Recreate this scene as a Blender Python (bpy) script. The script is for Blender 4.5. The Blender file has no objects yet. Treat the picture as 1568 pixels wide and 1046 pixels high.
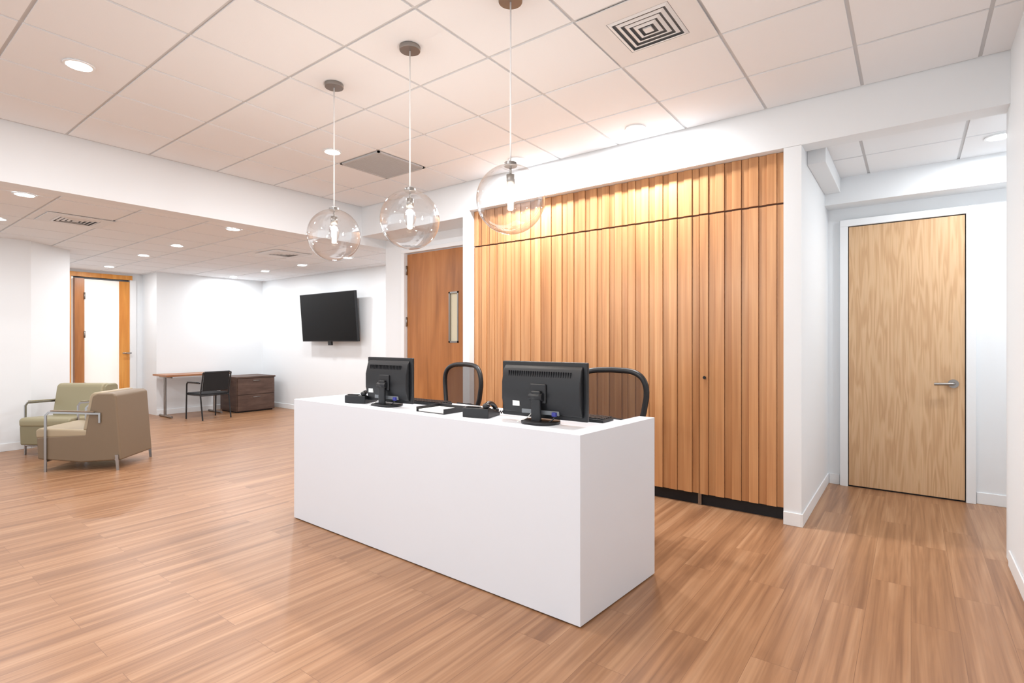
import bpy, bmesh, math, random
from mathutils import Vector, Matrix
random.seed(4)
K=1.14
H=1.19
sc=bpy.context.scene
COL=sc.collection

# ------------------------------------------------------------------ materials
def lin(c):
    c=c/255.0
    return c/12.92 if c<=0.04045 else ((c+0.055)/1.055)**2.4
def rgb(r,g,b): return (lin(r),lin(g),lin(b),1)
def mat(name,col,rough=0.5,metal=0.0,spec=0.5,emit=None,estr=0,bump=0,bscale=200,coat=0):
    m=bpy.data.materials.new(name); m.use_nodes=True
    nt=m.node_tree; b=nt.nodes['Principled BSDF']
    b.inputs['Base Color'].default_value=rgb(*col)
    b.inputs['Roughness'].default_value=rough
    b.inputs['Metallic'].default_value=metal
    b.inputs['Specular IOR Level'].default_value=spec
    b.inputs['Coat Weight'].default_value=coat
    if emit:
        b.inputs['Emission Color'].default_value=rgb(*emit)
        b.inputs['Emission Strength'].default_value=estr
    n=nt.nodes.new('ShaderNodeTexNoise'); n.inputs['Scale'].default_value=bscale
    g=nt.nodes.new('ShaderNodeNewGeometry')
    nt.links.new(g.outputs['Position'],n.inputs['Vector'])
    bp=nt.nodes.new('ShaderNodeBump'); bp.inputs['Strength'].default_value=bump if bump else 0.02
    bp.inputs['Distance'].default_value=0.002
    nt.links.new(n.outputs['Fac'],bp.inputs['Height'])
    nt.links.new(bp.outputs['Normal'],b.inputs['Normal'])
    return m
def nd(nt,t,**kw):
    n=nt.nodes.new(t)
    for k,v in kw.items(): setattr(n,k,v)
    return n
def math_n(nt,op,a,b=None):
    n=nt.nodes.new('ShaderNodeMath'); n.operation=op
    for i,v in enumerate((a,b)):
        if v is None: continue
        if isinstance(v,(int,float)): n.inputs[i].default_value=v
        else: nt.links.new(v,n.inputs[i])
    return n.outputs[0]
def comb(nt,x,y,z):
    n=nt.nodes.new('ShaderNodeCombineXYZ')
    for i,v in enumerate((x,y,z)):
        if isinstance(v,(int,float)): n.inputs[i].default_value=v
        else: nt.links.new(v,n.inputs[i])
    return n.outputs[0]
def ramp(nt,fac,stops):
    n=nt.nodes.new('ShaderNodeValToRGB'); nt.links.new(fac,n.inputs[0])
    e=n.color_ramp.elements
    while len(e)<len(stops): e.new(0.5)
    for el,(p,c) in zip(e,stops): el.position=p; el.color=c
    return n.outputs[0]
def mixc(nt,fac,a,b,mode='MIX'):
    n=nt.nodes.new('ShaderNodeMix'); n.data_type='RGBA'; n.blend_type=mode
    for idx,v in ((0,fac),(6,a),(7,b)):
        if isinstance(v,(int,float)): n.inputs[idx].default_value=v
        elif isinstance(v,tuple): n.inputs[idx].default_value=v
        else: nt.links.new(v,n.inputs[idx])
    return n.outputs[2]

def floor_mat():
    m=bpy.data.materials.new('vinyl_plank_floor'); m.use_nodes=True
    nt=m.node_tree; b=nt.nodes['Principled BSDF']
    g=nd(nt,'ShaderNodeNewGeometry'); s=nd(nt,'ShaderNodeSeparateXYZ'); nt.links.new(g.outputs['Position'],s.inputs[0])
    x,y=s.outputs[0],s.outputs[1]
    br=nd(nt,'ShaderNodeTexBrick'); br.offset=0.37; br.offset_frequency=2
    nt.links.new(comb(nt,y,x,0),br.inputs['Vector'])
    br.inputs['Color1'].default_value=(0,0,0,1); br.inputs['Color2'].default_value=(1,1,1,1); br.inputs['Mortar'].default_value=(0.5,0.5,0.5,1)
    br.inputs['Scale'].default_value=1; br.inputs['Mortar Size'].default_value=0.0009
    br.inputs['Brick Width'].default_value=1.22; br.inputs['Row Height'].default_value=0.184
    rnd=math_n(nt,'MULTIPLY',br.outputs['Color'],37.0)
    n1=nd(nt,'ShaderNodeTexNoise'); nt.links.new(comb(nt,math_n(nt,'MULTIPLY',x,18),math_n(nt,'MULTIPLY',y,0.7),rnd),n1.inputs['Vector'])
    n1.inputs['Scale'].default_value=1; n1.inputs['Detail'].default_value=3; n1.inputs['Roughness'].default_value=0.55; n1.inputs['Distortion'].default_value=0.7
    n2=nd(nt,'ShaderNodeTexNoise'); nt.links.new(comb(nt,math_n(nt,'MULTIPLY',x,85),math_n(nt,'MULTIPLY',y,1.2),rnd),n2.inputs['Vector'])
    n2.inputs['Scale'].default_value=1; n2.inputs['Detail'].default_value=3
    c1=ramp(nt,n1.outputs['Fac'],[(0.30,rgb(138,98,69)),(0.50,rgb(164,121,87)),(0.68,rgb(180,139,105))])
    c2=ramp(nt,n2.outputs['Fac'],[(0.35,(0.84,0.82,0.81,1)),(0.6,(1.03,1.03,1.03,1))])
    c=mixc(nt,0.8,c1,c2,'MULTIPLY')
    tone=ramp(nt,br.outputs['Color'],[(0,(0.95,0.94,0.93,1)),(1,(1.03,1.03,1.03,1))])
    c=mixc(nt,1.0,c,tone,'MULTIPLY')
    c=mixc(nt,br.outputs['Fac'],c,rgb(124,87,62))
    nt.links.new(c,b.inputs['Base Color'])
    b.inputs['Roughness'].default_value=0.34
    b.inputs['Specular IOR Level'].default_value=0.45
    bp=nd(nt,'ShaderNodeBump'); bp.inputs['Strength'].default_value=0.06; bp.inputs['Distance'].default_value=0.002
    nt.links.new(n2.outputs['Fac'],bp.inputs['Height']); nt.links.new(bp.outputs['Normal'],b.inputs['Normal'])
    return m

def wood_mat(name,dark,mid,light,attr=False,sx=22,sz=1.3,rough=0.32,rings=0,vary=0.12,amp=.16):
    m=bpy.data.materials.new(name); m.use_nodes=True
    nt=m.node_tree; b=nt.nodes['Principled BSDF']
    g=nd(nt,'ShaderNodeNewGeometry'); s=nd(nt,'ShaderNodeSeparateXYZ'); nt.links.new(g.outputs['Position'],s.inputs[0])
    x,y,z=s.outputs
    xy=math_n(nt,'ADD',x,y)
    if attr:
        at=nd(nt,'ShaderNodeAttribute'); at.attribute_name='board'
        val=at.outputs['Fac']
        zz=math_n(nt,'ADD',math_n(nt,'MULTIPLY',z,sz),math_n(nt,'MULTIPLY',val,31.0))
    else:
        zz=math_n(nt,'MULTIPLY',z,sz)
    n1=nd(nt,'ShaderNodeTexNoise'); nt.links.new(comb(nt,math_n(nt,'MULTIPLY',xy,sx),0.0,zz),n1.inputs['Vector'])
    n1.inputs['Scale'].default_value=1; n1.inputs['Detail'].default_value=5; n1.inputs['Distortion'].default_value=0.4
    n2=nd(nt,'ShaderNodeTexNoise'); nt.links.new(comb(nt,math_n(nt,'MULTIPLY',xy,sx*6),0.0,math_n(nt,'MULTIPLY',zz,2.0)),n2.inputs['Vector'])
    n2.inputs['Scale'].default_value=1; n2.inputs['Detail'].default_value=2
    fac=n1.outputs['Fac']
    if rings:
        n1.inputs['Detail'].default_value=1.5
        w=math_n(nt,'SINE',math_n(nt,'MULTIPLY',n1.outputs['Fac'],rings))
        fac=math_n(nt,'ADD',math_n(nt,'MULTIPLY',w,amp),0.5)
    c=ramp(nt,fac,[(0.32,rgb(*dark)),(0.5,rgb(*mid)),(0.68,rgb(*light))])
    c2=ramp(nt,n2.outputs['Fac'],[(0.35,(0.90,0.88,0.86,1)),(0.6,(1.0,1.0,1.0,1))])
    c=mixc(nt,0.8,c,c2,'MULTIPLY')
    if attr:
        t=ramp(nt,val,[(0,(1-vary,1-vary*1.2,1-vary*1.4,1)),(1,(1+vary*.5,1+vary*.5,1+vary*.5,1))])
        c=mixc(nt,1.0,c,t,'MULTIPLY')
    nt.links.new(c,b.inputs['Base Color']); b.inputs['Roughness'].default_value=rough
    return m

M={}
M['wall']=mat('wall_paint',(234,238,241),0.6,bump=0.05,bscale=300)
M['trim']=mat('trim_paint',(238,241,243),0.4)
M['tile']=mat('ceiling_tile_mat',(239,242,245),0.9,bump=0.25,bscale=350)
M['grid']=mat('ceiling_grid_mat',(210,212,214),0.7)
M['white']=mat('desk_laminate',(228,233,240),0.35)
M['floor']=floor_mat()
M['slat']=wood_mat('cherry_slats',(182,128,84),(200,147,100),(212,162,115),attr=True,sx=16,sz=0.6,rough=0.3,vary=0.15)
M['cherry']=wood_mat('cherry_door',(152,96,50),(176,114,62),(190,130,76),sx=6,sz=0.8,rough=0.35)
M['oak']=wood_mat('light_oak_door',(200,160,120),(212,175,134),(218,183,144),sx=22,sz=1.6,rough=0.45,rings=26,amp=.15)
M['orange']=wood_mat('honey_oak',(205,130,50),(222,150,66),(232,166,84),sx=8,sz=0.8,rough=0.4)
M['walnut']=wood_mat('dark_walnut',(72,52,44),(86,64,54),(98,76,65),sx=3,sz=16,rough=0.5)
M['desktop']=wood_mat('desk_wood',(140,92,60),(160,108,72),(176,124,86),sx=3,sz=5,rough=0.4)
M['black']=mat('black_plastic',(24,25,28),0.4)
M['blackm']=mat('black_fabric',(30,30,32),0.85,bump=0.3,bscale=600)
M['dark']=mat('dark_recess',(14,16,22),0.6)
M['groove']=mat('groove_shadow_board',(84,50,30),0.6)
M['screen']=mat('screen_glass',(4,4,5),0.4,spec=.15)
M['grey']=mat('grey_plastic',(120,124,128),0.5)
M['chrome']=mat('chrome_metal',(170,170,170),0.25,metal=1)
M['nickel']=mat('brushed_nickel',(150,147,144),0.35,metal=1)
M['vent']=mat('vent_metal',(226,228,230),0.5)
M['perf']=mat('perforated_metal',(192,194,196),0.6)
M['olive']=mat('olive_vinyl',(138,131,103),0.5,bump=0.1,bscale=250)
M['olive2']=mat('sage_vinyl_seat',(155,147,118),0.5,bump=0.1,bscale=250)
M['tan']=mat('taupe_vinyl',(122,104,83),0.5,bump=0.1,bscale=250)
M['tan2']=mat('tan_vinyl_seat',(168,152,126),0.5,bump=0.1,bscale=250)
M['frost']=mat('frosted_glass_glow',(240,240,236),0.3,emit=(255,250,240),estr=0.25)  # slight glow put into the glass to stand for the brightly lit doorway
M['glasswin']=mat('wired_glass',(214,206,180),0.15)
M['paper']=mat('label_paper',(235,235,232),0.6)
M['blue']=mat('blue_connector',(52,56,140),0.4)
M['lamp']=mat('downlight_lens',(255,255,255),0.5,emit=(255,252,248),estr=16)
M['bulb']=mat('bulb_glow',(255,255,255),0.5,emit=(255,240,215),estr=90)
M['cord']=mat('clear_white_cord',(245,245,245),0.4)

def thin_glass(name,mul,base,pw):
    m=bpy.data.materials.new(name); m.use_nodes=True; nt=m.node_tree
    for n in list(nt.nodes):
        if n.type!='OUTPUT_MATERIAL': nt.nodes.remove(n)
    out=[n for n in nt.nodes if n.type=='OUTPUT_MATERIAL'][0]
    t=nd(nt,'ShaderNodeBsdfTransparent'); t.inputs[0].default_value=(0.97,0.972,0.975,1)
    gl=nd(nt,'ShaderNodeBsdfGlossy'); gl.inputs['Roughness'].default_value=0.015
    lw=nd(nt,'ShaderNodeLayerWeight'); lw.inputs['Blend'].default_value=0.5
    p=math_n(nt,'POWER',lw.outputs['Facing'],pw)
    f=math_n(nt,'ADD',math_n(nt,'MULTIPLY',p,mul),base)
    mx=nd(nt,'ShaderNodeMixShader'); nt.links.new(f,mx.inputs[0])
    nt.links.new(t.outputs[0],mx.inputs[1]); nt.links.new(gl.outputs[0],mx.inputs[2]); nt.links.new(mx.outputs[0],out.inputs[0])
    return m
M['glass']=thin_glass('clear_globe_glass',.72,.12,2.2)
def mesh_fabric():
    m=bpy.data.materials.new('mesh_fabric_seethrough'); m.use_nodes=True; nt=m.node_tree
    b=nt.nodes['Principled BSDF']; out=[n for n in nt.nodes if n.type=='OUTPUT_MATERIAL'][0]
    b.inputs['Base Color'].default_value=rgb(48,42,44); b.inputs['Roughness'].default_value=0.7
    t=nd(nt,'ShaderNodeBsdfTransparent')
    mx=nd(nt,'ShaderNodeMixShader'); mx.inputs[0].default_value=0.68
    nt.links.new(t.outputs[0],mx.inputs[1]); nt.links.new(b.outputs[0],mx.inputs[2]); nt.links.new(mx.outputs[0],out.inputs[0])
    return m
M['mesh']=mesh_fabric()

# ------------------------------------------------------------------ geometry helpers
def link(o,parent=None):
    COL.objects.link(o)
    if parent: o.parent=parent
    return o
def newobj(name,me,m,parent=None):
    o=bpy.data.objects.new(name,me)
    if m: me.materials.append(m)
    return link(o,parent)
def bev(o,w,seg=2):
    if w:
        md=o.modifiers.new('bevel','BEVEL'); md.width=w; md.segments=seg; md.limit_method='ANGLE'
        for p in o.data.polygons: p.use_smooth=True
        w2=o.modifiers.new('wn','WEIGHTED_NORMAL'); w2.keep_sharp=True
def boxes(name,lst,m,parent=None,bevel=0):
    vs=[];fs=[]
    for (x0,x1,y0,y1,z0,z1) in lst:
        b=len(vs)
        vs+=[(x0,y0,z0),(x1,y0,z0),(x1,y1,z0),(x0,y1,z0),(x0,y0,z1),(x1,y0,z1),(x1,y1,z1),(x0,y1,z1)]
        fs+=[(b,b+3,b+2,b+1),(b+4,b+5,b+6,b+7),(b,b+1,b+5,b+4),(b+1,b+2,b+6,b+5),(b+2,b+3,b+7,b+6),(b+3,b,b+4,b+7)]
    me=bpy.data.meshes.new(name); me.from_pydata(vs,[],fs)
    o=newobj(name,me,m,parent); bev(o,bevel); return o
def box(name,x0,x1,y0,y1,z0,z1,m,parent=None,bevel=0):
    return boxes(name,[(x0,x1,y0,y1,z0,z1)],m,parent,bevel)
def ub(name,x0,x1,y0,y1,z0,z1,m,parent=None,bevel=0):
    return box(name,*[v*K for v in (x0,x1,y0,y1,z0,z1)],m,parent,bevel)
def prism(name,pts,z0,z1,m,parent=None,bevel=0,axis='z'):
    n=len(pts)
    def f(p,h):
        if axis=='z': return (p[0],p[1],h)
        if axis=='x': return (h,p[0],p[1])
        return (p[0],h,p[1])
    vs=[f(p,z0) for p in pts]+[f(p,z1) for p in pts]
    fs=[tuple(range(n)),tuple(range(n,2*n))]+[(i,(i+1)%n,(i+1)%n+n,i+n) for i in range(n)]
    me=bpy.data.meshes.new(name); me.from_pydata(vs,[],fs)
    bm=bmesh.new(); bm.from_mesh(me); bmesh.ops.recalc_face_normals(bm,faces=bm.faces); bm.to_mesh(me); bm.free()
    o=newobj(name,me,m,parent); bev(o,bevel,3); return o
def up(name,pts,z0,z1,m,parent=None,bevel=0):
    return prism(name,[(a*K,b*K) for a,b in pts],z0*K,z1*K,m,parent,bevel)
def cyl(name,c,r,h,m,parent=None,axis='z',r2=None,seg=32,bevel=0):
    bm=bmesh.new(); bmesh.ops.create_cone(bm,cap_ends=True,segments=seg,radius1=r,radius2=r if r2 is None else r2,depth=h)
    R={'z':Matrix(),'x':Matrix.Rotation(math.pi/2,4,'Y'),'y':Matrix.Rotation(math.pi/2,4,'X')}[axis]
    bmesh.ops.transform(bm,matrix=Matrix.Translation(c)@R,verts=bm.verts)
    for f in bm.faces: f.smooth=len(f.verts)==4
    me=bpy.data.meshes.new(name); bm.to_mesh(me); bm.free()
    o=newobj(name,me,m,parent)
    if bevel: bev(o,bevel)
    return o
def sphere(name,c,r,m,parent=None,s=(1,1,1),seg=48):
    bm=bmesh.new(); bmesh.ops.create_uvsphere(bm,u_segments=seg,v_segments=seg//2,radius=r)
    bmesh.ops.transform(bm,matrix=Matrix.Translation(c)@Matrix.Diagonal((*s,1)),verts=bm.verts)
    for f in bm.faces: f.smooth=True
    me=bpy.data.meshes.new(name); bm.to_mesh(me); bm.free()
    return newobj(name,me,m,parent)
def tube(name,pts,r,m,parent=None,cyclic=False,smooth=False):
    cu=bpy.data.curves.new(name,'CURVE'); cu.dimensions='3D'; cu.bevel_depth=r; cu.bevel_resolution=4; cu.use_fill_caps=True
    sp=cu.splines.new('BEZIER' if smooth else 'POLY')
    if smooth:
        sp.bezier_points.add(len(pts)-1)
        for b,p in zip(sp.bezier_points,pts): b.co=p; b.handle_left_type=b.handle_right_type='AUTO'
    else:
        sp.points.add(len(pts)-1)
        for b,p in zip(sp.points,pts): b.co=(*p,1)
    sp.use_cyclic_u=cyclic
    o=bpy.data.objects.new(name+'_tmp',cu); COL.objects.link(o)
    dg=bpy.context.evaluated_depsgraph_get(); me=bpy.data.meshes.new_from_object(o.evaluated_get(dg))
    bpy.data.objects.remove(o); me.name=name; me.materials.clear()
    for p in me.polygons: p.use_smooth=True
    return newobj(name,me,m,parent)
def rounded(pts,r,n=5):
    out=[Vector(pts[0])]
    for i in range(1,len(pts)-1):
        a,b,c=Vector(pts[i-1]),Vector(pts[i]),Vector(pts[i+1])
        d1=(a-b).normalized(); d2=(c-b).normalized()
        p0=b+d1*r; p2=b+d2*r
        for k in range(n+1):
            t=k/n; out.append(p0*(1-t)**2+b*2*t*(1-t)+p2*t*t)
    out.append(Vector(pts[-1])); return [tuple(v) for v in out]
def empty(name,loc,rz=0):
    e=bpy.data.objects.new(name,None); e.empty_display_size=0.2; COL.objects.link(e)
    e.location=loc; e.rotation_euler=(0,0,rz); return e
def face(fx,fy): return math.atan2(fx,-fy)

# ------------------------------------------------------------------ room shell
CZ=2.726; LZ=2.305
ub('floor',-12,2.2,-3.2,6,-0.05,0,M['floor'])
ub('ceiling',-5.05,1.8,-3.2,3.82,CZ+0.012,CZ+0.06,M['grid'])
ub('ceiling_lounge',-12,-5.20,-3.2,5.09,LZ+0.012,LZ+0.06,M['grid'])
ub('ceiling_corridor',-.56,1.6,3.97,5.16,2.502,2.54,M['grid'])
def tiles(name,x0,x1,y0,y1,z,gx,gy,skip=()):
    T=0.535; TX=0.532; g=0.009; lst=[]
    import math as mt
    i0=mt.floor((x0-gx)/TX); i1=mt.ceil((x1-gx)/TX); j0=mt.floor((y0-gy)/T); j1=mt.ceil((y1-gy)/T)
    for i in range(i0,i1):
        for j in range(j0,j1):
            if (i,j) in skip: continue
            a=max(gx+i*TX+g,x0); b=min(gx+(i+1)*TX-g,x1); c=max(gy+j*T+g,y0); d=min(gy+(j+1)*T-g,y1)
            if b-a<0.02 or d-c<0.02: continue
            lst.append(tuple(v*K for v in (a,b,c,d,z+.005,z+0.012)))
    return boxes(name,lst,M['tile'])
GX,GY=-.234,3.285
tiles('ceiling_tiles',-5.05,.42,-3.1,3.82,CZ,GX,GY,skip={(-2,-2),(-7,-1)})
tiles('ceiling_tiles_lounge',-11,-5.2,-3.1,5.09,LZ,-5.35,3.3)
tiles('ceiling_tiles_corridor',-.56,1.6,3.98,4.95,2.49,.27,4.45)

W=M['wall']
TOP=CZ+.06
ub('wall_right',.42,.56,-3.2,3.82,0,TOP,W)
ub('wall_header_slats',-3.48,-.56,3.82,3.97,2.452,TOP,W)
ub('wall_header_corridor',-.56,1.8,3.82,3.97,2.45,TOP,W)
ub('wall_header_door',-5.05,-3.48,3.82,4.17,2.40,TOP,W)
ub('wall_corridor_left',-.664,-.56,3.82,5.30,0,2.45,W)
ub('wall_corridor_left_upper',-.664,-.56,3.97,5.30,2.45,2.60,W)
ub('wall_post_left',-3.48,-3.395,3.82,4.17,0,2.40,W)
ub('wall_post_left_upper',-3.48,-3.395,3.82,4.17,2.40,2.452,W)
ub('wall_behind_slats',-3.395,-.664,3.96,4.05,0,2.45,W)
ub('wall_corridor_back',-.56,1.8,5.16,5.30,0,2.60,W)
ub('wall_corridor_right',1.6,1.75,3.97,5.16,0,2.6,W)
ub('wall_corridor_front',.42,1.6,3.82,3.97,0,2.45,W)
ub('ceiling_soffit',-.56,1.6,4.95,5.16,2.29,2.50,W)
ub('ceiling_bulkhead',-.56,-.45,4.05,4.95,2.38,2.495,W,bevel=.004)
DX0,DX1=-4.70,-3.79
boxes('wall_door_recess',[tuple(v*K for v in t) for t in [(-5.05,DX0-.02,4.17,4.30,0,2.45),(DX1+.02,-3.395,4.17,4.30,0,2.45),(DX0-.02,DX1+.02,4.17,4.30,2.225,2.45)]],W)
ub('wall_end_passage',-5.05,-4.95,4.30,5.09,0,2.45,W)
ub('wall_beam',-5.20,-5.05,-3.2,5.09,LZ,TOP,W)
ub('wall_tv',-9.85,-4.9,5.09,5.22,0,2.45,W)
ub('wall_lounge_back',-9.85,-9.69,3.35,5.09,0,2.45,W)
ub('wall_lounge_jog',-10.45,-9.85,3.35,3.45,0,2.45,W)
up('wall_lounge_left',[(-7.83,-3.2),(-7.83,1.48),(-8.27,1.92),(-10.5,1.92),(-10.5,1.78),(-8.35,1.78),(-7.97,1.42),(-7.97,-3.2)],0,2.45,W)
boxes('wall_lobby',[tuple(v*K for v in t) for t in [(-10.42,-10.3,1.92,2.28,0,2.45),(-10.42,-10.3,3.26,3.35,0,2.45),(-10.42,-10.3,2.28,3.26,2.2,2.45)]],W)

bh=.085; bt=.009
ub('baseboard_right',.42-bt,.42,-3.2,3.82,0,bh,M['trim'],bevel=.003)
ub('baseboard_corridor_left',-.56,-.56+bt,3.82-bt,5.15,0,bh,M['trim'],bevel=.003)
ub('baseboard_column',-.664,-.56,3.82-bt,3.82,0,bh,M['trim'],bevel=.003)
ub('baseboard_corridor_back',.385,1.6,5.16-bt,5.16,0,bh,M['trim'],bevel=.003)
ub('baseboard_corridor_back_left',-.55,-.475,5.16-bt,5.16,0,bh,M['trim'],bevel=.003)
ub('baseboard_tv',-9.68,-5.05,5.09-bt,5.09,0,bh,M['trim'],bevel=.003)
ub('baseboard_lounge_back',-9.69,-9.69+bt,3.35,5.09,0,bh,M['trim'],bevel=.003)
ub('baseboard_passage',-5.05-bt,-5.05,4.17,5.08,0,bh,M['trim'],bevel=.003)
ub('baseboard_lounge_left',-7.83,-7.83+bt,-3.2,1.48,0,bh,M['trim'],bevel=.003)
up('baseboard_lounge_angle',[(-7.83,1.48),(-7.821,1.484),(-8.264,1.927),(-8.27,1.92)],0,bh,M['trim'])

# ------------------------------------------------------------------ slatted wood wall
sw=empty('wood_slat_wall',(0,0,0))
edges=[-.664,-1.229,-1.787,-2.345,-2.90,-3.395]
bm_v=[];bm_f=[];bm_a=[]
def board(x0,x1,yb,yf,z0,z1,ch,val):
    b=len(bm_v)
    for z in (z0,z1):
        bm_v.extend([(x0,yb,z),(x1,yb,z),(x1,yf+ch,z),(x1-ch,yf,z),(x0+ch,yf,z),(x0,yf+ch,z)])
    F=[(b+5,b+4,b+3,b+2,b+1,b),(b+6,b+7,b+8,b+9,b+10,b+11)]
    for i in range(6):
        j=(i+1)%6; F.append((b+i,b+j,b+6+j,b+6+i))
    bm_f.extend(F); bm_a.extend([val]*len(F))
yb=3.895*K
for i in range(5):
    x1=edges[i]*K; x0=edges[i+1]*K
    n=5
    for (z0,z1) in ((.085*K,2.103*K),(2.116*K,2.45*K)):
        a0=x0+.003; p=(x1-x0-.006)/n
        for k in range(n):
            a=a0+k*p; m_=a+p*.54
            board(a,m_,yb+.02,yb-.010,z0,z1,.0012,random.uniform(.4,1))
            board(m_+.0026,a+p-.0026,yb+.02,yb,z0,z1,.0003,random.uniform(0,.7))
me=bpy.data.meshes.new('slats'); me.from_pydata(bm_v,[],bm_f)
att=me.attributes.new('board','FLOAT','FACE')
for i,v in enumerate(bm_a): att.data[i].value=v
bm=bmesh.new(); bm.from_mesh(me); bmesh.ops.recalc_face_normals(bm,faces=bm.faces); bm.to_mesh(me); bm.free()
newobj('slats',me,M['slat'],sw)
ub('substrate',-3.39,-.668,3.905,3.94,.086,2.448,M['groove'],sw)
ub('carcass',-3.395,-.664,3.94,3.96,0,2.45,M['dark'],sw)
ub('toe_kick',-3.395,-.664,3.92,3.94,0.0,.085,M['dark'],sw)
cyl('lock',(-1.19*K,3.882*K,.93*K),.012,.012,M['black'],sw,axis='y')
for e in (edges[1],edges[2]): ub('pivot_foot',e-.012,e+.012,3.90,3.92,0,.083,M['nickel'],sw)

# ------------------------------------------------------------------ doors
fx0,fx1,fy=-.408,.318,5.155
boxes('trim_1',[tuple(v*K for v in t) for t in [(fx0-.062,fx0-.006,fy-.03,fy+.005,0,2.135),(fx1+.006,fx1+.062,fy-.03,fy+.005,0,2.135),(fx0-.062,fx1+.062,fy-.03,fy+.005,2.135,2.19)]],M['trim'],bevel=.003)
d1=empty('door_1',(0,0,0))
ub('leaf',fx0,fx1,fy-.018,fy+.002,.012,2.128,M['oak'],d1,bevel=.002)
ub('gap',fx0-.006,fx1+.006,fy-.002,fy+.004,0,2.135,M['dark'],d1)
def lever(parent,c,dirx):
    x,y,z=c
    cyl('rose',(x,y-.008,z),.036,.016,M['nickel'],parent,axis='y')
    tube('lever',rounded([(x,y-.005,z),(x,y-.055,z),(x+dirx*.13,y-.058,z-.006)],.015),.012,M['nickel'],parent)
lever(d1,(fx1*K-.075,(fy-.018)*K,.875*K),-1)
d2=empty('door_2',(0,0,0))
dy=4.20
vz0,vz1=1.19,1.72
vx0=-4.02;vx1=-3.90
lst=[(DX0,vx0,dy,dy+.04,.01,2.205),(vx1,DX1,dy,dy+.04,.01,2.205),(vx0,vx1,dy,dy+.04,.01,vz0),(vx0,vx1,dy,dy+.04,vz1,2.205)]
boxes('leaf',[tuple(v*K for v in t) for t in lst],M['cherry'],d2)
ub('vision_glass',vx0,vx1,dy+.015,dy+.025,vz0,vz1,M['glasswin'],d2)
boxes('glass_stop',[tuple(v*K for v in t) for t in [(vx0-.012,vx0+.006,dy-.006,dy+.01,vz0-.012,vz1+.012),(vx1-.006,vx1+.012,dy-.006,dy+.01,vz0-.012,vz1+.012),(vx0-.012,vx1+.012,dy-.006,dy+.01,vz0-.012,vz0+.006),(vx0-.012,vx1+.012,dy-.006,dy+.01,vz1-.006,vz1+.012)]],M['nickel'],d2)
for hz in (.3,1.42,2.02): cyl('hinge',(DX0*K-.004,dy*K-.012,hz*K),.012,.12,M['nickel'],d2,axis='z')
boxes('trim_2',[tuple(v*K for v in t) for t in [(DX0-.06,DX0-.008,4.155,4.30,0,2.215),(DX1+.008,DX1+.06,4.155,4.30,0,2.215),(DX0-.06,DX1+.06,4.155,4.30,2.215,2.26)]],M['trim'],bevel=.003)
d3=empty('door_3',(0,0,0))
X=-10.3
ub('frame_left',X-.05,X+.03,2.28,2.40,0,2.2,M['orange'],d3)
ub('frame_head',X-.05,X+.03,2.28,3.20,2.2,2.27,M['orange'],d3)
ub('side_jamb',X-.03,X+.05,2.44,2.56,0,2.17,M['cherry'],d3)
ub('frosted_panel',X-.05,X-.02,2.56,3.03,0,2.17,M['frost'],d3)
ub('stile',X-.05,X+.0,3.03,3.17,0,2.17,M['orange'],d3)
ub('glass_slot',X-.04,X-.03,2.40,2.44,0,2.2,M['frost'],d3)
ub('top_gap',X-.05,X-.04,2.40,3.17,2.16,2.2,M['grey'],d3)
ub('white_jamb',X-.05,X+.02,3.17,3.26,0,2.2,M['trim'],d3)
cyl('handle',((X+.05)*K,3.12*K,1.0*K),.012,.14,M['chrome'],d3,axis='y')
cyl('handle_post',((X+.025)*K,3.12*K,1.0*K),.012,.06,M['chrome'],d3,axis='x')
for hz in (.5,1.3,1.9): cyl('hinge',((X+.06)*K,2.56*K,hz*K),.012,.12,M['nickel'],d3)

# ------------------------------------------------------------------ reception desk
rd=empty('reception_desk',(0,0,0))
A=(-1.093,1.918);B=(-3.321,1.962);C=(-3.30,2.63);D=(-1.045,2.595)
t=.085
Ai=(A[0]-t,A[1]+t);Bi=(B[0]+t,B[1]+t);Di=(D[0]-t,D[1]);Ci=(C[0]+t,C[1])
WU=.772
up('front_and_side_panel',[A,D,Di,Ai,Bi,Ci,C,B],0.006,.802,M['white'],rd,bevel=.002)
up('plinth',[(A[0]-.01,A[1]+.01),(D[0]-.01,D[1]-.01),(D[0]-.05,D[1]-.01),(A[0]-.05,A[1]+.05),(B[0]+.05,B[1]+.05),(C[0]+.05,C[1]-.01),(C[0]+.01,C[1]-.01),(B[0]+.01,B[1]+.01)],0,.006,M['dark'],rd)
up('work_surface',[Ai,Di,Ci,Bi],WU-.027,WU,M['white'],rd)
up('drawer_pedestal',[(-1.75,2.1),(-1.35,2.1),(-1.35,2.58),(-1.75,2.58)],.03,WU-.027,M['white'],rd)
WS=WU*K

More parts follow.
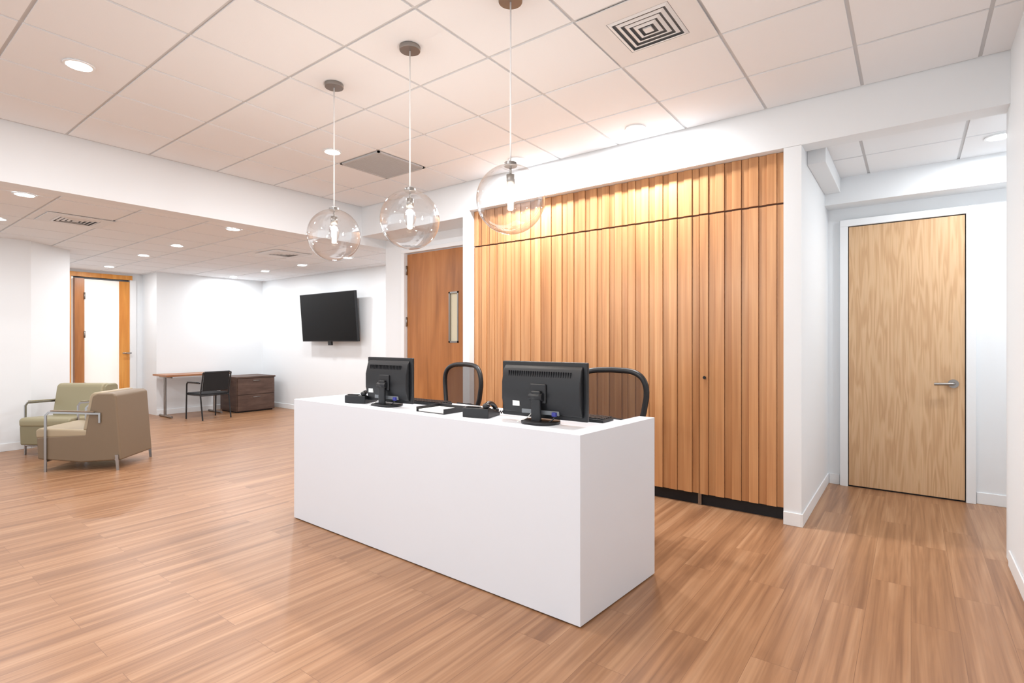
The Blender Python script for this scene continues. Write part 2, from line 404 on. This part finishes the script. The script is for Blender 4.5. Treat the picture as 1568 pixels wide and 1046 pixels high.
def monitor(loc,rz,w=.28):
    e=empty('computer_monitor',loc,rz)
    h=.166; zc=.192
    box('bezel',-w,w,.0,.022,zc-h,zc+h,M['black'],e,bevel=.006)
    box('screen',-w+.015,w-.015,.022,.024,zc-h+.02,zc+h-.015,M['screen'],e)
    prism('back_housing',[(.0,zc+h-.02),(-.022,zc+h-.045),(-.042,zc+.04),(-.042,zc-.06),(-.02,zc-h+.03),(0,zc-h+.02)],-w+.025,w-.025,M['black'],e,bevel=.006,axis='x')
    boxes('vent_ribs',[(-w+.07+.016*k,-w+.075+.016*k,-.034,-.020,zc+.078,zc+.11) for k in range(int((2*w-.14)/.016))],M['dark'],e)
    box('mount_plate',-.055,.055,-.056,-.040,zc-.075,zc+.04,M['black'],e,bevel=.008)
    box('neck',-.032,.032,-.078,-.055,.012,zc+.0,M['black'],e,bevel=.008)
    cyl('hinge',(0,-.062,zc-.035),.022,.09,M['black'],e,axis='x')
    cyl('foot',(0,-.02,.009),.115,.018,M['black'],e,bevel=.004)
    box('label',-.19,-.14,-.040,-.028,zc-.10,zc-.07,M['paper'],e)
    box('port_block',-.13,.13,-.030,-.018,zc-.14,zc-.115,M['grey'],e,bevel=.002)
    box('video_plug',.09,.118,-.045,-.026,zc-.145,zc-.12,M['blue'],e,bevel=.003)
    tube('cable',[(.107,-.036,zc-.145),(.10,-.05,.03),(.06,-.06,.008),(-.02,-.10,.008)],.004,M['black'],e,smooth=True)
    tube('cable_white',[(-.06,-.03,zc-.14),(-.07,-.06,.03),(-.12,-.09,.006)],.003,M['paper'],e,smooth=True)
    return e
monitor((-1.515*K,2.27*K,WS),0.0,.298)
monitor((-2.715*K,2.27*K,WS),0.0,.25)
def phone(loc,rz):
    e=empty('desk_phone',loc,rz)
    prism('base',[(-.10,0),(.09,0),(.09,.06),(.06,.065),(-.10,.018)],-.09,.09,M['black'],e,bevel=.006,axis='x')
    tube('handset',[(-.065,-.08,.042),(-.065,-.05,.066),(-.065,.02,.088),(-.065,.06,.082)],.015,M['black'],e,smooth=True)
    sphere('earpiece',(-.065,.065,.076),.024,M['black'],e,s=(1,1,.7),seg=24)
    sphere('mouthpiece',(-.065,-.075,.034),.024,M['black'],e,s=(1,1,.7),seg=24)
    boxes('keypad',[(-.01+.028*i,.010+.028*i,-.07+.026*j,-.052+.026*j,.022+.0075*j,.033+.0078*j+.002) for i in range(3) for j in range(4)],M['grey'],e)
    box('display',-.02,.07,.045,.075,.058,.068,M['screen'],e)
    tube('cord',[(-.075-.0035*k,-.085-.012*math.sin(k*.12),.02+.008*math.sin(k*1.6)) for k in range(50)],.003,M['black'],e,smooth=True)
    return e
phone((-3.02*K,2.28*K,WS),math.radians(200))
phone((-1.92*K,2.26*K,WS),math.radians(195))
def keyboard(loc,rz):
    e=empty('computer_keyboard',loc,rz)
    box('tray',-.22,.22,-.07,.07,0,.018,M['black'],e,bevel=.004)
    boxes('keys',[(-.21+.0285*i,-.187+.0285*i,-.06+.026*j,-.040+.026*j,.018,.025) for i in range(15) for j in range(5)],M['black'],e)
keyboard((-1.45*K,2.50*K,WS),0)
keyboard((-2.62*K,2.50*K,WS),0)
e=empty('document_tray',(-2.24*K,2.27*K,WS))
boxes('tray',[(-.13,.13,-.11,.11,0,.005),(-.13,-.125,-.11,.11,.005,.035),(.125,.13,-.11,.11,.005,.035),(-.13,.13,.104,.11,.005,.035)],M['black'],e)
box('papers',-.118,.118,-.10,.10,.005,.018,M['paper'],e)

# ------------------------------------------------------------------ task chairs
def task_chair(loc,rz):
    e=empty('office_chair',loc,rz)
    for k in range(5):
        a=k*2*math.pi/5+.3; c,s=math.cos(a),math.sin(a)
        tube('leg_%d'%(k+1),[(0,0,.12),(c*.15,s*.15,.105),(c*.30,s*.30,.075)],.018,M['black'],e)
        cyl('caster_%d'%(k+1),(c*.30,s*.30,.03),.03,.045,M['black'],e,axis='x',seg=20)
    cyl('gas_lift',(0,0,.27),.025,.32,M['black'],e)
    cyl('hub',(0,0,.12),.05,.06,M['black'],e)
    box('mechanism',-.09,.09,-.12,.14,.40,.45,M['black'],e,bevel=.012)
    prism('seat',[(-.25,.47),(-.24,.49),(-.15,.505),(.22,.50),(.23,.47),(.2,.45),(-.2,.45)],-.25,.25,M['blackm'],e,bevel=.02,axis='x')
    def P(u,v):
        hw=.16+.115*math.sin(min(v,.85)/.85*math.pi/2)
        y=.22+.02+.05*v-.06*(u*u)*.8 + .03*math.sin(v*math.pi)
        return (u*hw,y,.56+.565*v+.02*(1-u*u)*v)
    N=56; ring=[]
    ex=.42
    for k in range(N):
        a=2*math.pi*k/N; c,s=math.cos(a),math.sin(a)
        uu=math.copysign(abs(c)**ex,c); vv=.5+.5*math.copysign(abs(s)**ex,s)
        ring.append(P(uu,vv))
    tube('back_frame',ring,.021,M['black'],e,cyclic=True)
    vs=[];fs=[];n=16
    for j in range(n+1):
        v=j/n; s=2*v-1; lim=(max(0,1-abs(s)**(2/ex)))**(ex/2)
        for i in range(n+1): vs.append(P((2*i/n-1)*lim,v))
    for j in range(n):
        for i in range(n):
            b=j*(n+1)+i; fs.append((b,b+1,b+n+2,b+n+1))
    me=bpy.data.meshes.new('mesh_back'); me.from_pydata(vs,[],fs)
    for p in me.polygons: p.use_smooth=True
    newobj('mesh_back',me,M['mesh'],e)
    tube('spine',[(0,.12,.43),(0,.27,.46),(0,.32,.62),(0,.335,.78)],.02,M['black'],e,smooth=True)
    box('lumbar',-.16,.16,.30,.322,.70,.78,M['black'],e,bevel=.01)
    for s in (-1,1):
        tube('arm_post',[(s*.20,.05,.44),(s*.29,.06,.47),(s*.30,.06,.64)],.015,M['black'],e,smooth=True)
        box('arm_pad',s*.30-.035,s*.30+.035,-.10,.13,.64,.665,M['black'],e,bevel=.01)
    return e
task_chair((-1.535*K,2.92*K,0),math.radians(8))
task_chair((-2.93*K,2.95*K,0),math.radians(-10))

# ------------------------------------------------------------------ pendants
def pendant(x,y):
    e=empty('globe_pendant_light',(x*K,y*K,0))
    z=1.825*K; r=.154*K
    sphere('glass_globe',(0,0,z),r,M['glass'],e,seg=64)
    cyl('canopy',(0,0,CZ*K-.008),.062,.026,M['nickel'],e,bevel=.004)
    cyl('cord',(0,0,(CZ*K+z+r)/2),.0042,CZ*K-z-r,M['cord'],e,seg=12)
    cyl('cap',(0,0,z+r+.002),.034,.022,M['nickel'],e,bevel=.004)
    cyl('stem',(0,0,z+r-.03),.006,.06,M['nickel'],e,seg=12)
    cyl('socket',(0,0,z+r-.075),.022,.05,M['nickel'],e)
    sphere('bulb_glass',(0,0,z+.015),.034,M['glass'],e,s=(1,1,1.6),seg=32)
    cyl('filament',(0,0,z+.018),.015,.074,M['bulb'],e,seg=16,bevel=.005)
    L=bpy.data.lights.new('bulb_light','POINT'); L.energy=11; L.color=(1,.93,.84); L.shadow_soft_size=.03
    lo=bpy.data.objects.new('bulb_light',L); lo.location=(0,0,z-.06); link(lo,e)
for px in (-2.755,-2.09,-1.43): pendant(px,1.885)

# ------------------------------------------------------------------ downlights
def downlight(x,y,z,power=14,r=.066):
    e=empty('recessed_downlight',(x*K,y*K,z*K+.003))
    bm=bmesh.new()
    n=40
    rings=[(r+.018,-.001),(r+.016,-.006),(r+.002,-.006),(r,.002)]
    vv=[[bm.verts.new((a*math.cos(2*math.pi*k/n),a*math.sin(2*math.pi*k/n),zz)) for k in range(n)] for a,zz in rings]
    for a,b in zip(vv,vv[1:]):
        for k in range(n): bm.faces.new((a[k],a[(k+1)%n],b[(k+1)%n],b[k]))
    me=bpy.data.meshes.new('trim_ring'); bm.to_mesh(me); bm.free(); newobj('trim_ring',me,M['trim'],e)
    cyl('lens',(0,0,-.002),r,.003,M['lamp'],e)
    L=bpy.data.lights.new('down_area','AREA'); L.shape='DISK'; L.size=r*2; L.energy=power; L.color=(.975,.985,1.0)
    lo=bpy.data.objects.new('down_area',L); lo.location=(0,0,-.012); link(lo,e)
PW=27
for (x,y,f) in [(-1.587,3.583,1.4),(-2.664,3.60,1.6),(-3.746,2.548,1),(-3.70,.90,.9),(-1.6,.5,.75),(-.4,-.9,1),(-2.6,-.9,1)]: downlight(x,y,CZ,PW*f)  # last three are unseen, added to flood the room from the camera side
for (x,y) in [(-5.38,.98),(-6.63,1.02),(-5.38,2.53),(-6.83,2.57),(-7.95,2.6),(-9.55,2.68),(-6.0,4.31),(-7.12,4.33),(-8.2,4.35),(-9.35,4.4)]: downlight(x,y,LZ,PW*.55)
downlight(.447,4.55,2.49,PW*.5)
downlight(1.2,4.55,2.49,PW*.5)

# ------------------------------------------------------------------ vents
def diffuser(x,y,z,s=.535):
    e=empty('ceiling_vent',(x*K,y*K,z*K))
    h=s*K/2-.008
    def ringbox(a,b,z0,z1): return [(-a,a,-a,-b,z0,z1),(-a,a,b,a,z0,z1),(-a,-b,-b,b,z0,z1),(b,a,-b,b,z0,z1)]
    boxes('frame',ringbox(h,.175,.002,.008),M['vent'],e)
    box('plenum',-.19,.19,-.19,.19,.012,.014,M['grey'],e)
    vs=[];fs=[]
    for (a,b) in ((.172,.154),(.136,.118),(.100,.082),(.064,.046)):
        o=len(vs)
        for rr,zz in ((a,.003),(b,-.004),(b-.002,-.002),(a-.004,.006)):
            vs+=[(-rr,-rr,zz),(rr,-rr,zz),(rr,rr,zz),(-rr,rr,zz)]
        for q in range(4):
            q2=(q+1)%4
            for k in range(4):
                aa=o+k*4+q; bb=o+k*4+q2; cc=o+((k+1)%4)*4+q2; dd=o+((k+1)%4)*4+q
                fs.append((aa,bb,cc,dd))
    me=bpy.data.meshes.new('louvers'); me.from_pydata(vs,[],fs); newobj('louvers',me,M['vent'],e)
    box('centre',-.024,.024,-.024,.024,-.004,.004,M['vent'],e)
diffuser(GX-1.5*.532,GY-1.5*.535,CZ)
e=empty('return_air_grille',((GX-6.5*.532)*K,(GY-.5*.535)*K,CZ*K))
h=.29
boxes('frame',[(-h,h,-h,-h+.02,-.004,.01),(-h,h,h-.02,h,-.004,.01),(-h,-h+.02,-h,h,-.004,.01),(h-.02,h,-h,h,-.004,.01)],M['perf'],e)
boxes('slats',[(-h+.02,h-.02,-h+.022+.0135*k,-h+.022+.0135*k+.010,0,.008) for k in range(40)],M['perf'],e)
diffuser(-6.15,1.47,LZ-.006,.5)
diffuser(-6.38,3.63,LZ-.006,.5)

# ------------------------------------------------------------------ television
tv=empty('wall_television',(-7.365*K,5.09*K,0))
tp=bpy.data.objects.new('tilt',None); link(tp,tv); tp.location=(0,-.16*K,1.575*K); tp.rotation_euler=(math.radians(4.5),0,0)
hw,hh=.735*K,.385*K
box('panel',-hw,hw,-.02,.03,-hh,hh,M['black'],tp,bevel=.005)
box('screen',-hw+.012,hw-.012,-.022,-.02,-hh+.016,hh-.012,M['screen'],tp)
box('rear_housing',-hw*.6,hw*.6,.03,.06,-hh*.7,hh*.5,M['black'],tp,bevel=.01)
box('sensor_tab',-.05,.05,-.01,.03,-hh-.07,-hh,M['black'],tp,bevel=.005)
box('mount_arm',-.06,.06,-.13*K,-.0,1.5*K,1.65*K,M['black'],tv,bevel=.004)
box('mount_plate',-.22,.22,-.02,0,1.42*K,1.72*K,M['black'],tv,bevel=.004)

# ------------------------------------------------------------------ lounge armchairs
def armchair(loc,rz,m_side,m_seat):
    e=empty('lounge_armchair',loc,rz)
    w=.305
    prism('body',[(-.41,.13),(-.42,.36),(.04,.38),(.11,.78),(.16,.81),(.31,.81),(.34,.785),(.39,.10),(.0,.085)],-w,w,m_side,e,bevel=.018,axis='x')
    prism('seat_cushion',[(-.43,.35),(-.435,.43),(-.40,.455),(.07,.425),(.07,.35)],-w+.004,w-.004,m_seat,e,bevel=.022,axis='x')
    prism('back_cushion',[(.01,.42),(.08,.79),(.11,.82),(.20,.822),(.15,.42)],-w+.012,w-.012,m_seat,e,bevel=.02,axis='x')
    for s in (-1,1):
        xx=s*(w+.012)
        prism('arm_strap',[(-.335,.0),(-.312,.0),(-.312,.585),(-.292,.608),(.18,.588),(.18,.50),(.20,.50),(.20,.606),(-.298,.628),(-.335,.59)],xx-.006,xx+.006,M['chrome'],e,axis='x')
        prism('arm_pad',[(-.27,.630),(-.27,.642),(.14,.624),(.14,.612)],xx-.022,xx+.022,m_side,e,bevel=.004,axis='x')
        prism('rear_leg',[(.355,0),(.378,0),(.37,.16),(.34,.16)],xx-.006,xx+.006,M['chrome'],e,axis='x')
    tube('front_rail',[(-w-.012,-.325,.11),(w+.012,-.325,.11)],.010,M['chrome'],e)
    tube('rear_rail',[(-w-.012,.345,.11),(w+.012,.345,.11)],.010,M['chrome'],e)
    return e
def uc(bx,by,fx,fy,off): return ((bx+fx*off)*K,(by+fy*off)*K,0)
armchair(uc(-6.04,1.93,-.71,-.70,.35),face(-.71,-.70),M['tan'],M['tan2'])
armchair(uc(-7.58,2.02,.6,-.8,.335),face(.6,-.8),M['olive'],M['olive2'])

# ------------------------------------------------------------------ writing desk, credenza, guest chair
wd=empty('writing_desk',(0,0,0))
ub('top',-9.62,-9.08,3.27,4.22,.645,.672,M['desktop'],wd,bevel=.003)
for yy in (3.36,4.1):
    tube('leg_foot',[((-9.58)*K,yy*K,.02),((-9.12)*K,yy*K,.02)],.02,M['nickel'],wd)
    tube('leg_post',[((-9.38)*K,yy*K,.02),((-9.38)*K,yy*K,.645*K)],.022,M['nickel'],wd)
    tube('leg_arm',[((-9.58)*K,yy*K,.63*K),((-9.12)*K,yy*K,.63*K)],.015,M['nickel'],wd)
cr=empty('storage_credenza',(0,0,0))
ub('carcass',-9.5,-8.92,4.25,4.90,.02,.575,M['walnut'],cr,bevel=.002)
ub('top',-9.52,-8.90,4.24,4.91,.575,.60,M['walnut'],cr,bevel=.002)
boxes('drawer_fronts',[tuple(v*K for v in t) for t in [(-8.92,-8.905,4.26,4.89,.03,.29),(-8.92,-8.905,4.26,4.89,.30,.565)]],M['walnut'],cr,bevel=.002)
for z in (.25,.53): cyl('pull',(-8.895*K,4.575*K,z*K),.006,.14,M['nickel'],cr,axis='y')
ub('plinth',-9.48,-8.95,4.27,4.88,0,.02,M['dark'],cr)
g=empty('guest_chair',(-8.72*K,3.72*K,0),face(-1,-.12))
prism('seat',[(-.24,.43),(-.23,.465),(.20,.46),(.21,.43)],-.24,.24,M['blackm'],g,bevel=.02,axis='x')
prism('back_pad',[(.20,.50),(.27,.84),(.29,.84),(.225,.50)],-.225,.225,M['blackm'],g,bevel=.02,axis='x')
for s in (-1,1):
    tube('front_leg_arm',rounded([(s*.26,-.22,.0),(s*.26,-.20,.64),(s*.26,.20,.64)],.05),.012,M['black'],g)
    box('arm_pad',s*.26-.025,s*.26+.025,-.16,.14,.64,.66,M['black'],g,bevel=.008)
    tube('rear_leg_back',[(s*.25,.27,.0),(s*.25,.20,.44),(s*.245,.28,.82)],.012,M['black'],g)
    tube('side_rail',[(s*.255,-.21,.43),(s*.25,.20,.43)],.011,M['black'],g)
tube('cross_rail',[(-.25,.205,.42),(.25,.205,.42)],.010,M['black'],g)
tube('top_rail',[(-.245,.28,.82),(.245,.28,.82)],.010,M['black'],g)

# ------------------------------------------------------------------ world + camera
w=bpy.data.worlds.new('ambient_fill'); sc.world=w; w.use_nodes=True  # even ambient light added through the room's open back, not a real sky
bg=w.node_tree.nodes['Background']; bg.inputs[0].default_value=(.91,.96,1.0,1); bg.inputs[1].default_value=1.65
cam=bpy.data.cameras.new('camera'); co=bpy.data.objects.new('camera',cam); COL.objects.link(co)
co.location=(0,0,H*K); co.rotation_euler=(math.pi/2,0,math.radians(37.03))
cam.sensor_width=36; cam.lens=36*810/1568; cam.clip_start=.02
sc.camera=co
sc.view_settings.view_transform='Standard'
sc.view_settings.look='None'
